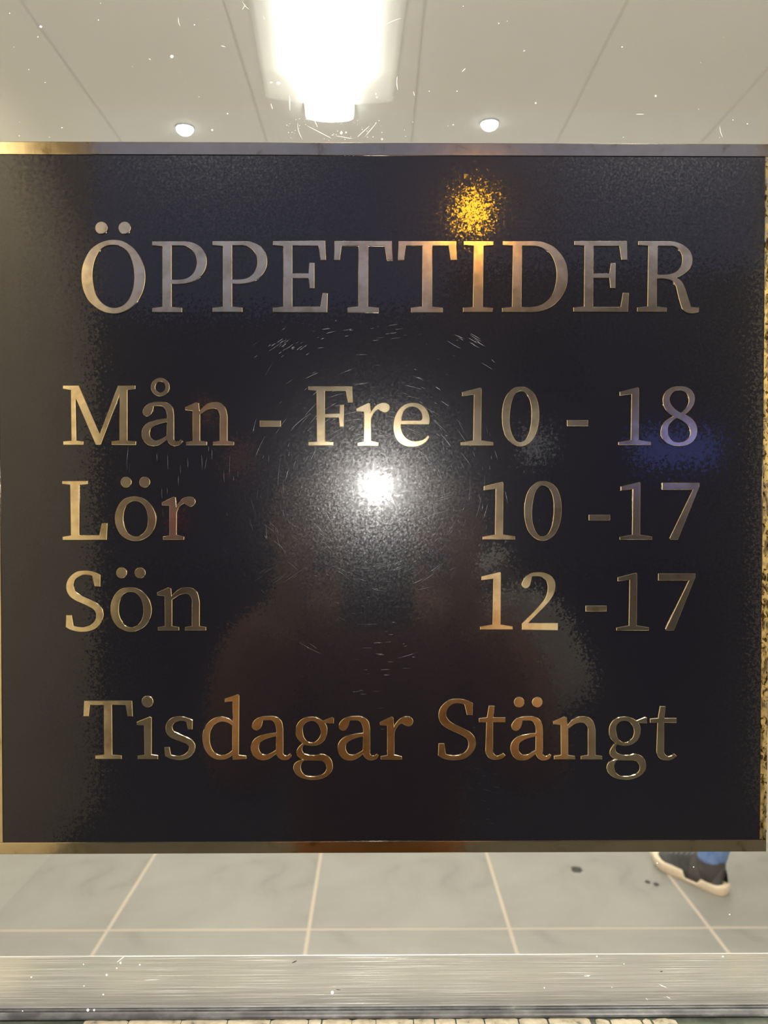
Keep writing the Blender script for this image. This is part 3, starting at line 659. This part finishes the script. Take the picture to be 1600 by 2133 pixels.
# Tisdagar Stängt
letter('letter', G['t_cap']); letter('letter', G['i']); letter('letter', G['s']); letter('letter', G['d'])
letter('letter', G['a'], 522.5-ax, 653.8); letter('letter', G['g'], 611.2-1263.1, .4); letter('letter', G['a'], 703.3-ax, 654.2); letter('letter', G['r'], 793.5-745, 1581.9-929)
letter('letter', G['S'], 912.5-137.5, 1582.9-1315.7); letter('letter', G['t'], 997.2-1353.1, -1.2); letter('letter', G['ä'], 1062.75-ax, 654.4)
letter('letter', G['n'], 1153.5-387.5, 1581.3-927.5); letter('letter', G['g']); letter('letter', G['t'])

# scuffs in the gloss: arcs shaped as the flash's glints, straight ones beside
bm = bmesh.new(); rnd = random.Random(11); fx, fy = 785, 1018
for k in range(520):
    r_ = min(360, 60+abs(rnd.gauss(0, 1))*110+rnd.uniform(0, 60)); a = rnd.uniform(0, 2*math.pi)
    ln = rnd.uniform(3, 10)+rnd.random()**3*45; x, y = fx+r_*math.cos(a), fy+r_*math.sin(a)
    ta = a+math.pi/2+rnd.gauss(0, .14)
    px_line(bm, x-math.cos(ta)*ln/2, y-math.sin(ta)*ln/2, x+math.cos(ta)*ln/2, y+math.sin(ta)*ln/2, rnd.uniform(.2, .45), -.00001, -ln*ln/(8*r_)*.9, 4, .18)
for (x, y, dx, dy, n_, sx_, sy_, l_) in ((590, 720, .82, -.57, 26, 26, 12, 16), (975, 712, .85, .5, 9, 16, 7, 26), (900, 1050, .95, -.28, 14, 40, 18, 45), (585, 1195, .82, -.55, 12, 26, 12, 26),
                                       (800, 1400, 1, -.03, 22, 40, 60, 14), (770, 690, 1, -.12, 16, 60, 12, 16), (890, 1010, .12, 1, 16, 16, 40, 30), (640, 1120, .75, .62, 14, 60, 40, 28), (395, 985, .05, 1, 14, 60, 35, 26),
                                       (1010, 1640, .9, .2, 16, 20, 60, 16), (270, 960, -.1, 1, 3, 4, 10, 40)):
    for k in range(n_):
        cx_, cy_ = x+rnd.gauss(0, sx_), y+rnd.gauss(0, sy_); l2 = l_*rnd.uniform(.4, 1.3)
        px_line(bm, cx_-dx*l2/2, cy_-dy*l2/2, cx_+dx*l2/2, cy_+dy*l2/2, rnd.uniform(.2, .5), -.00001, rnd.uniform(-1, 1), 4, .18)
sc = bm_obj('scuff_glint', bm, M_glint, None, True); stuff(sc); sc.parent = sign; sc.matrix_parent_inverse = Matrix.Translation(-SB)

# ------------------------------------------------------------------ people
def skin(chains, name, material, parent, sub=2):
    """chains: lists of (point, radius, radius); separate chains stay separate shells unless they share a point"""
    me = bpy.data.meshes.new('skel'); V = []; E = []; Rr = []; idx = {}
    for ch_ in chains:
        last = None
        for p, r1, r2 in ch_:
            key = tuple(round(c_, 5) for c_ in p)
            if key not in idx: idx[key] = len(V); V.append(p); Rr.append((r1, r2))
            if last is not None and last != idx[key]: E.append((last, idx[key]))
            last = idx[key]
    me.from_pydata([tuple(v) for v in V], E, [])
    o = bpy.data.objects.new('tmp', me); COL.objects.link(o)
    md = o.modifiers.new('s', 'SKIN'); md.use_smooth_shade = True; sv = me.skin_vertices[0].data
    adj = {i: set() for i in range(len(V))}
    for a, b2 in E: adj[a].add(b2); adj[b2].add(a)
    seen = set()
    for i in range(len(V)):
        sv[i].radius = Rr[i]
        if i not in seen:
            sv[i].use_root = True; st = [i]
            while st:
                q = st.pop()
                if q in seen: continue
                seen.add(q); st += list(adj[q])
    s2 = o.modifiers.new('u', 'SUBSURF'); s2.levels = sub; s2.render_levels = sub
    dg_ = bpy.context.evaluated_depsgraph_get(); m2 = bpy.data.meshes.new_from_object(o.evaluated_get(dg_))
    bpy.data.objects.remove(o); bpy.data.meshes.remove(me); m2.name = name
    for p in m2.polygons: p.use_smooth = True
    m2.materials.clear()
    return link(name, m2, material, parent)
def head_mesh(center, face):
    """skull with brow, nose, lips, chin, ears; returns bmesh in world coords. face = unit direction looked at"""
    bm = bmesh.new(); bmesh.ops.create_uvsphere(bm, u_segments=32, v_segments=24, radius=1)
    for v in bm.verts:
        x, y, z = v.co                       # +y is the face
        sx_, sy_, sz_ = .076, .098, .118
        if z < 0: sx_ *= 1-.32*(-z)**1.3; sy_ *= 1-.12*(-z)
        nx, ny, nz = x*sx_, y*sy_, z*sz_
        if y > .2:
            g_ = lambda cx_, cz_, w_, h_: math.exp(-((nx-cx_)/w_)**2-((nz-cz_)/h_)**2)
            ny += .024*g_(0, -.026, .010, .018)+.008*g_(0, -.005, .008, .02)      # nose
            ny -= .010*(g_(-.031, .004, .015, .011)+g_(.031, .004, .015, .011))    # eye sockets
            ny += .006*g_(0, -.062, .022, .006)+.005*g_(0, -.072, .018, .006)      # lips
            ny += .010*g_(0, -.100, .022, .014)                                    # chin
            ny += .004*(g_(-.030, .025, .02, .008)+g_(.030, .025, .02, .008))      # brows
        v.co = (nx, ny, nz)
    for s_ in (-1, 1):
        bmesh.ops.create_uvsphere(bm, u_segments=12, v_segments=8, radius=1, matrix=Matrix.Translation((s_*.076, -.006, -.008)) @ Matrix.Rotation(s_*.35, 4, 'Z') @ Matrix.Diagonal((.010, .020, .032, 1)))
    q = Vector(face).to_track_quat('Y', 'Z').to_matrix().to_4x4(); q.translation = Vector(center)
    bmesh.ops.transform(bm, matrix=q, verts=bm.verts); return bm, q
def hand(wrist, palm_dir, up, side, curl, grip=None):
    """separate finger chains rooted in the palm. side=+1: thumb towards `up`x... returns chains"""
    d = Vector(palm_dir).normalized(); u = Vector(up).normalized(); u = (u-d*u.dot(d)).normalized(); n_ = d.cross(u)*side
    w_ = Vector(wrist); ch_ = []
    ch_.append([(w_-d*.03, .025, .019), (w_+d*.03, .030, .016), (w_+d*.07, .036, .015), (w_+d*.088, .033, .012)])
    for i, (off, ln, r_) in enumerate(((.030, .070, .0088), (.010, .078, .0092), (-.010, .073, .0088), (-.029, .058, .0078))):
        b0 = w_+d*.066+u*off; a0 = 0.; p = b0; c_ = [(p, r_, r_)]; dd = d.copy()
        for f_, seg in ((curl*.5, .42), (curl*.8, .33), (curl*.5, .25)):
            a0 += f_; dd = d*math.cos(a0)+n_*math.sin(a0); p = p+dd*(ln*seg+(.022 if seg > .4 else 0)); c_.append((p, r_*.94, r_*.94)); r_ *= .94
        ch_.append(c_)
    b0 = w_+d*.018+u*.020; t1 = (d*.6+u*.75+n_*.25).normalized(); t2 = (d*.9+u*.25+n_*.45).normalized()
    ch_.append([(b0, .013, .013), (b0+t1*.038, .0115, .0115), (b0+t1*.038+t2*.030, .0105, .0105), (b0+t1*.038+t2*.054, .009, .009)])
    return ch_
def make_person(name, label, base, face, pelvis, chest, neck, headc, shoulders, elbows, wrists, hips, knees, ankles, toes, hands, mats):
    root = empty(name, base); tag(root, label, 'person'); inv = Matrix.Translation(-Vector(base))
    V = Vector; pelvis, chest, neck, headc = map(V, (pelvis, chest, neck, headc))
    def rel(o): o.parent = root; o.matrix_parent_inverse = inv; return o
    ch_ = [[(pelvis, .105, .075), ((pelvis*.5+chest*.5), .135, .10), (chest, .155, .11), (chest*.35+neck*.65, .10, .075), (neck, .058, .06), (headc-V((0, 0, .05)), .052, .056)]]
    for s_ in (0, 1):
        ch_.append([(chest*.35+neck*.65, .10, .075), (V(shoulders[s_]), .058, .056), (V(elbows[s_]), .042, .040), ((V(elbows[s_])*.5+V(wrists[s_])*.5), .038, .034), (V(wrists[s_]), .027, .022)])
        ch_.append([(pelvis, .105, .075), (V(hips[s_]), .080, .080), (V(knees[s_]), .060, .060), (V(knees[s_])*.55+V(ankles[s_])*.45, .056, .056), (V(ankles[s_]), .034, .036), (V(ankles[s_])-V((0, 0, .035)), .028, .026), (V(toes[s_])*.8+V(ankles[s_])*.2-V((0, 0, .018)), .020, .010)])
        ch_ += hand(wrists[s_], *hands[s_])
    body = rel(skin(ch_, 'body', mats['skin'], None))
    hb, q = head_mesh(headc, face)
    me = bpy.data.meshes.new('h'); bmesh.ops.recalc_face_normals(hb, faces=hb.faces); hb.to_mesh(me); hb.free()
    bm = bmesh.new(); bm.from_mesh(body.data); bm.from_mesh(me)
    for f in bm.faces: f.smooth = True
    bm.to_mesh(body.data); bm.free(); bpy.data.meshes.remove(me)
    for s_ in (-1, 1):
        bm = bmesh.new(); bmesh.ops.create_uvsphere(bm, u_segments=16, v_segments=10, radius=.0115, matrix=q @ Matrix.Translation((s_*.031, .079, .004)))
        ey = rel(bm_obj('eye', bm, M_eye, None, True))
        bm = bmesh.new(); bmesh.ops.create_uvsphere(bm, u_segments=12, v_segments=8, radius=.0055, matrix=q @ Matrix.Translation((s_*.031, .0866, .004)))
        rel(bm_obj('pupil', bm, M_pupil, None, True))
    bm = bmesh.new(); bmesh.ops.create_uvsphere(bm, u_segments=32, v_segments=20, radius=1)
    for v in bm.verts:
        x, y, z = v.co; k = 1+.03*math.sin(9*x+5*z)+.02*math.sin(23*y)
        v.co = (x*.086*k, y*.106*k-.008, z*.120*k+.012)
    bmesh.ops.delete(bm, geom=[v for v in bm.verts if (v.co.y > .030 and v.co.z < .062) or v.co.z < -.075 or (v.co.y > .0 and v.co.z < -.01)], context='VERTS')
    bmesh.ops.solidify(bm, geom=bm.faces, thickness=-.006)
    bmesh.ops.transform(bm, matrix=q, verts=bm.verts); rel(bm_obj('hair', bm, mats['hair'], None, True))
    # clothing
    jc = [[(pelvis-V((0, 0, .11)), .165, .128), (pelvis, .170, .130), (pelvis*.5+chest*.5, .158, .122), (chest, .180, .132), (chest*.35+neck*.65, .120, .09), (chest*.08+neck*.92, .070, .070)]]
    for s_ in (0, 1):
        e_, w_ = V(elbows[s_]), V(wrists[s_])
        jc.append([(chest*.35+neck*.65, .120, .09), (V(shoulders[s_]), .075, .072), (e_, .056, .054), (e_*.5+w_*.5, .050, .047), (e_*.08+w_*.92, .038, .034)])
    rel(skin(jc, 'jacket', mats['top'], None))
    up_ = V((0, 0, 1)); tc_ = [[(pelvis+up_*.10, .150, .112), (pelvis-up_*.02, .158, .118), (pelvis-up_*.09, .13, .10)]]
    for s_ in (0, 1):
        tc_.append([(V(hips[s_])+(pelvis-V(hips[s_]))*.35, .088, .095), (V(hips[s_])*.8+V(knees[s_])*.2, .100, .100), (V(knees[s_]), .073, .073), (V(knees[s_])*.45+V(ankles[s_])*.55, .062, .062), (V(ankles[s_])+V((0, 0, .025)), .047, .052), (V(ankles[s_])-V((0, 0, .004)), .046, .050)])
    rel(skin(tc_, 'trousers', mats['legs'], None))
    for s_ in (0, 1):
        bm = bmesh.new(); a_ = V(ankles[s_]); tube(bm, [a_-V((0, 0, .05)), a_-V((0, 0, .02)), a_+V((0, 0, .02)), a_+V((0, 0, .07))], [.036, .042, .043, .042], 20); rel(bm_obj('sock', bm, M_shoedark, None, True))
    for s_ in (0, 1): shoe(root, inv, V(ankles[s_]), V(toes[s_]), mats)
    return root
def shoe(root, inv, ankle, toe, mats):
    """low sneaker: cream sole with a raised rim, dark upper, collar and laces"""
    d = V2 = Vector((toe.x-ankle.x, toe.y-ankle.y, 0)).normalized(); s = Vector((-d.y, d.x, 0))
    gz = toe.z-.045; heel = Vector((ankle.x, ankle.y, gz))-d*.055; Ln = .285
    def prof(t):   # half width
        if t < .12: return .030*math.sqrt(max(0, 1-((.12-t)/.12)**2))+.002
        if t > .72: return .0475*math.sqrt(max(0, 1-((t-.72)/.285)**2))+.002
        return .032+(.0475-.032)*((t-.12)/.6)**1.2 if t < .72 else .0475
    def outl(k=1., n=72):
        L_ = []
        ts = [.5-.5*math.cos(math.pi*i/n) for i in range(n+1)]
        for t in ts: L_.append((t, prof(t)*k))
        for t in ts[::-1][1:-1]: L_.append((t, -prof(t)*k))
        return L_
    def spring(t): return .014*max(0, (t-.72)/.28)**2
    bm = bmesh.new(); rings = []
    for zf, kk in ((0, .93), (.004, 1.0), (.020, 1.05), (.027, 1.03), (.029, .97)):
        ring = []
        for t, w_ in outl(kk):
            up = 1.25 if t > .50 else (1.25-.75*(.50-t)/.04 if t > .46 else (.50 if t > .30 else (.5+.6*(.30-t)/.05 if t > .25 else 1.10+.25*max(0, (.06-t)/.06))))
            z = zf*(up if zf > .01 else 1)+spring(t)
            ring.append(bm.verts.new(heel+d*(t*Ln if kk <= 1 else .5*Ln+(t-.5)*Ln*kk)+s*w_+Vector((0, 0, z))))
        rings.append(ring)
    for a, b2 in zip(rings, rings[1:]):
        for k in range(len(a)): bm.faces.new((a[k], a[(k+1) % len(a)], b2[(k+1) % len(a)], b2[k]))
    bm.faces.new(rings[0]); bm.faces.new(rings[-1])
    so = bm_obj('sole', bm, mats['sole'], None, True); so.parent = root; so.matrix_parent_inverse = inv
    bm = bmesh.new(); rows = []; nT, nA = 22, 14
    for i in range(nT+1):
        t = .012+.976*i/nT
        top = .098-.012*math.cos(t*8) if t < .32 else .098*(1-((t-.32)/.68))**.72*.92+.020
        top = max(top, .03) if t < .97 else .03
        row = []
        for k in range(nA+1):
            a = math.pi*k/nA; w_ = prof(t)*.99
            sh = 1-.32*math.sin(a)**2*(1 if t < .35 else .4)
            row.append(bm.verts.new(heel+d*t*Ln+s*(w_*math.cos(a)*sh)+Vector((0, 0, .012+spring(t)+(top-.012)*math.sin(a)**.75))))
        rows.append(row)
    for a, b2 in zip(rows, rows[1:]):
        for k in range(nA): bm.faces.new((a[k], a[k+1], b2[k+1], b2[k]))
    bmesh.ops.holes_fill(bm, edges=[e_ for e_ in bm.edges if e_.is_boundary], sides=0)
    for f in bm.faces: f.material_index = 1 if (f.calc_center_median()-heel).dot(d) < .115 else 0
    uo = bm_obj('upper', bm, mats['shoe'], None, True); uo.data.materials.append(M_shoedark); uo.parent = root; uo.matrix_parent_inverse = inv
    bm = bmesh.new()
    for i in range(5):
        t = .42+.075*i; z = .092*(1-((t-.32)/.68))**.72*.92+.024
        c_ = heel+d*t*Ln+Vector((0, 0, z)); tube(bm, [c_+s*(-.022)-Vector((0, 0, .008)), c_, c_+s*.022-Vector((0, 0, .008))], [.0028]*3, 8)
    lo = bm_obj('lace', bm, mats['lace'], None, True); lo.parent = root; lo.matrix_parent_inverse = inv

# person inside, mostly behind the sign: the shoe and blue leg show below it
hl, to = onZ(1517, 1868), onZ(1352, 1786)
dr = Vector((to.x-hl.x, to.y-hl.y, 0)).normalized()
ankR = Vector((hl.x, hl.y, .085))+dr*.062; toeR = Vector((hl.x, hl.y, .045))+dr*.21
hl2 = onZ(1628, 1806)-dr*.0
to2 = Vector((hl2.x, hl2.y, 0)); ankL = to2+Vector((.20, -.02, .085)); d2_ = Vector((-1, .35, 0)).normalized(); ankL = to2-d2_*.215+Vector((0, .03, .085)); toeL = ankL+d2_*.15-Vector((0, 0, .04))
cxp = (ankR+ankL)/2; cxp.z = 0; f_ = Vector((-.8, .6, 0)).normalized(); sd = Vector((f_.y, -f_.x, 0))
if (ankR-ankL).dot(sd) < 0: sd = -sd
Z = lambda z: Vector((0, 0, z))
make_person('person', 'person inside the shop in blue jeans and dark cream-soled shoes, seen below the sign', tuple(cxp), tuple(f_),
            cxp+Z(.95), cxp+Z(1.30), cxp+Z(1.50), cxp+f_*.02+Z(1.64),
            (cxp+sd*.19+Z(1.42), cxp-sd*.19+Z(1.42)), (cxp+sd*.24+Z(1.13)-f_*.03, cxp-sd*.24+Z(1.13)-f_*.03), (cxp+sd*.22+Z(.90)+f_*.08, cxp-sd*.22+Z(.90)+f_*.08),
            (cxp+sd*.09+Z(.90), cxp-sd*.09+Z(.90)), ((ankR+cxp+sd*.09)/2+Z(.45)+f_*.02, (ankL+cxp-sd*.09)/2+Z(.45)+f_*.02), (ankR, ankL), (toeR, toeL),
            (((0, 0, -1), tuple(f_), 1, .35), ((0, 0, -1), tuple(f_), -1, .35)),
            dict(skin=M_skin, hair=M_hair, top=M_shirt, legs=M_jeans, shoe=M_shoe, sole=M_sole, lace=M_shirt))

# the photographer, seen only as dim reflections in sign and letters
B = Vector((.0, -.80, -.02))
wl, wr = Vector((-.105, -.515, 1.165)), Vector((.105, -.515, 1.165))
make_person('person', 'photographer in a brown jacket mirrored dimly in the black sign, holding up a phone', tuple(B), (0, 1, -.05),
            (0, -1.02, .68), (0, -.80, .97), (0, -.70, 1.14), (0, -.655, 1.275),
            ((-.18, -.72, 1.075), (.18, -.72, 1.075)), ((-.17, -.60, .93), (.20, -.60, .93)), (wl, wr),
            ((-.09, -1.02, .64), (.09, -1.02, .64)), ((-.13, -.72, .40), (.13, -.72, .40)), ((-.12, -.95, .065), (.12, -.95, .065)), ((-.14, -.80, .025), (.14, -.80, .025)),
            (((.18, .12, 1), (1, -.2, 0), 1, .5), ((-.18, .12, 1), (-1, -.2, 0), -1, .5)),
            dict(skin=M_skin, hair=M_hair, top=M_jacket, legs=M_darkjeans, shoe=M_shoe, sole=M_sole, lace=M_shirt))
# the phone: its lens sits at the viewpoint, flash just above
ph = empty('smartphone', (0, CAM.y-.004, CAM.z-.10)); tag(ph, 'phone held up before the sign, its lit flash mirrored as the white spot', 'phone')
yb_ = CAM.y-.006
def ppart(name, m_, bm, smooth=False):
    o = bm_obj(name, bm, m_, None, smooth); o.parent = ph; o.matrix_parent_inverse = Matrix.Translation(-ph.location); return o
bm = bmesh.new(); box(bm, (-.036, yb_-.008, CAM.z-.135), (.036, yb_, CAM.z+.025), .003); ppart('shell', M_phone, bm)
bm = bmesh.new(); box(bm, (-.033, yb_-.0086, CAM.z-.131), (.033, yb_-.0082, CAM.z+.021)); ppart('screen', glow('phone_screen', (.5, .48, .42), .35), bm)
bm = bmesh.new(); box(bm, (-.012, yb_+.0001, CAM.z-.026), (.012, yb_+.0018, CAM.z+.020), .0006); ppart('camera_bump', M_phone, bm)
bm = bmesh.new(); cyl(bm, (0, yb_+.0019, CAM.z), (0, yb_+.0024, CAM.z), .006); ppart('lens', M_lens, bm)
bm = bmesh.new(); cyl(bm, (0, yb_+.0019, CAM.z-.016), (0, yb_+.0024, CAM.z-.016), .005); ppart('lens', M_lens, bm)
FZ = 2*onY(785, 1016).z-CAM.z
bm = bmesh.new(); cyl(bm, (-.001, yb_+.0019, FZ), (-.001, yb_+.0026, FZ), .0038); ppart('flash', M_flash, bm)
# white canvas bag, made up to mirror as a pale patch
bag = empty('added_bag', (.30, -1.12, .955)); bag.rotation_euler = (0, R(-22), 0); tag(bag, 'white cloth bag behind the photographer\'s shoulder, mirrored as the pale patch below 12', 'bag')
bm = bmesh.new(); bmesh.ops.create_uvsphere(bm, u_segments=28, v_segments=20, radius=1)
for v in bm.verts:
    x, y, z = v.co; k = 1+.05*math.sin(7*x+4*z)*abs(y); sg_ = lambda q_: math.copysign(abs(q_)**.6, q_)
    v.co = (sg_(x)*.10*k*(1-.25*z)+.0, sg_(y)*.035*k, sg_(z)*.13+.03)
bo = bm_obj('bag_body', bm, M_tote, bag, True)
inv_bag = (Matrix.Translation(bag.location) @ Matrix.Rotation(R(-22), 4, 'Y')).inverted()
bm = bmesh.new(); tube(bm, [inv_bag @ Vector(p) for p in ((.235, -1.12, 1.06), (.225, -1.05, 1.12), (.20, -.93, 1.175), (.175, -.83, 1.20), (.155, -.74, 1.195), (.15, -.68, 1.175), (.165, -.70, 1.195), (.19, -.80, 1.205), (.22, -.93, 1.17), (.26, -1.05, 1.12), (.28, -1.12, 1.06))], [.007]*11, 10); bm_obj('handle', bm, M_tote, bag, True)
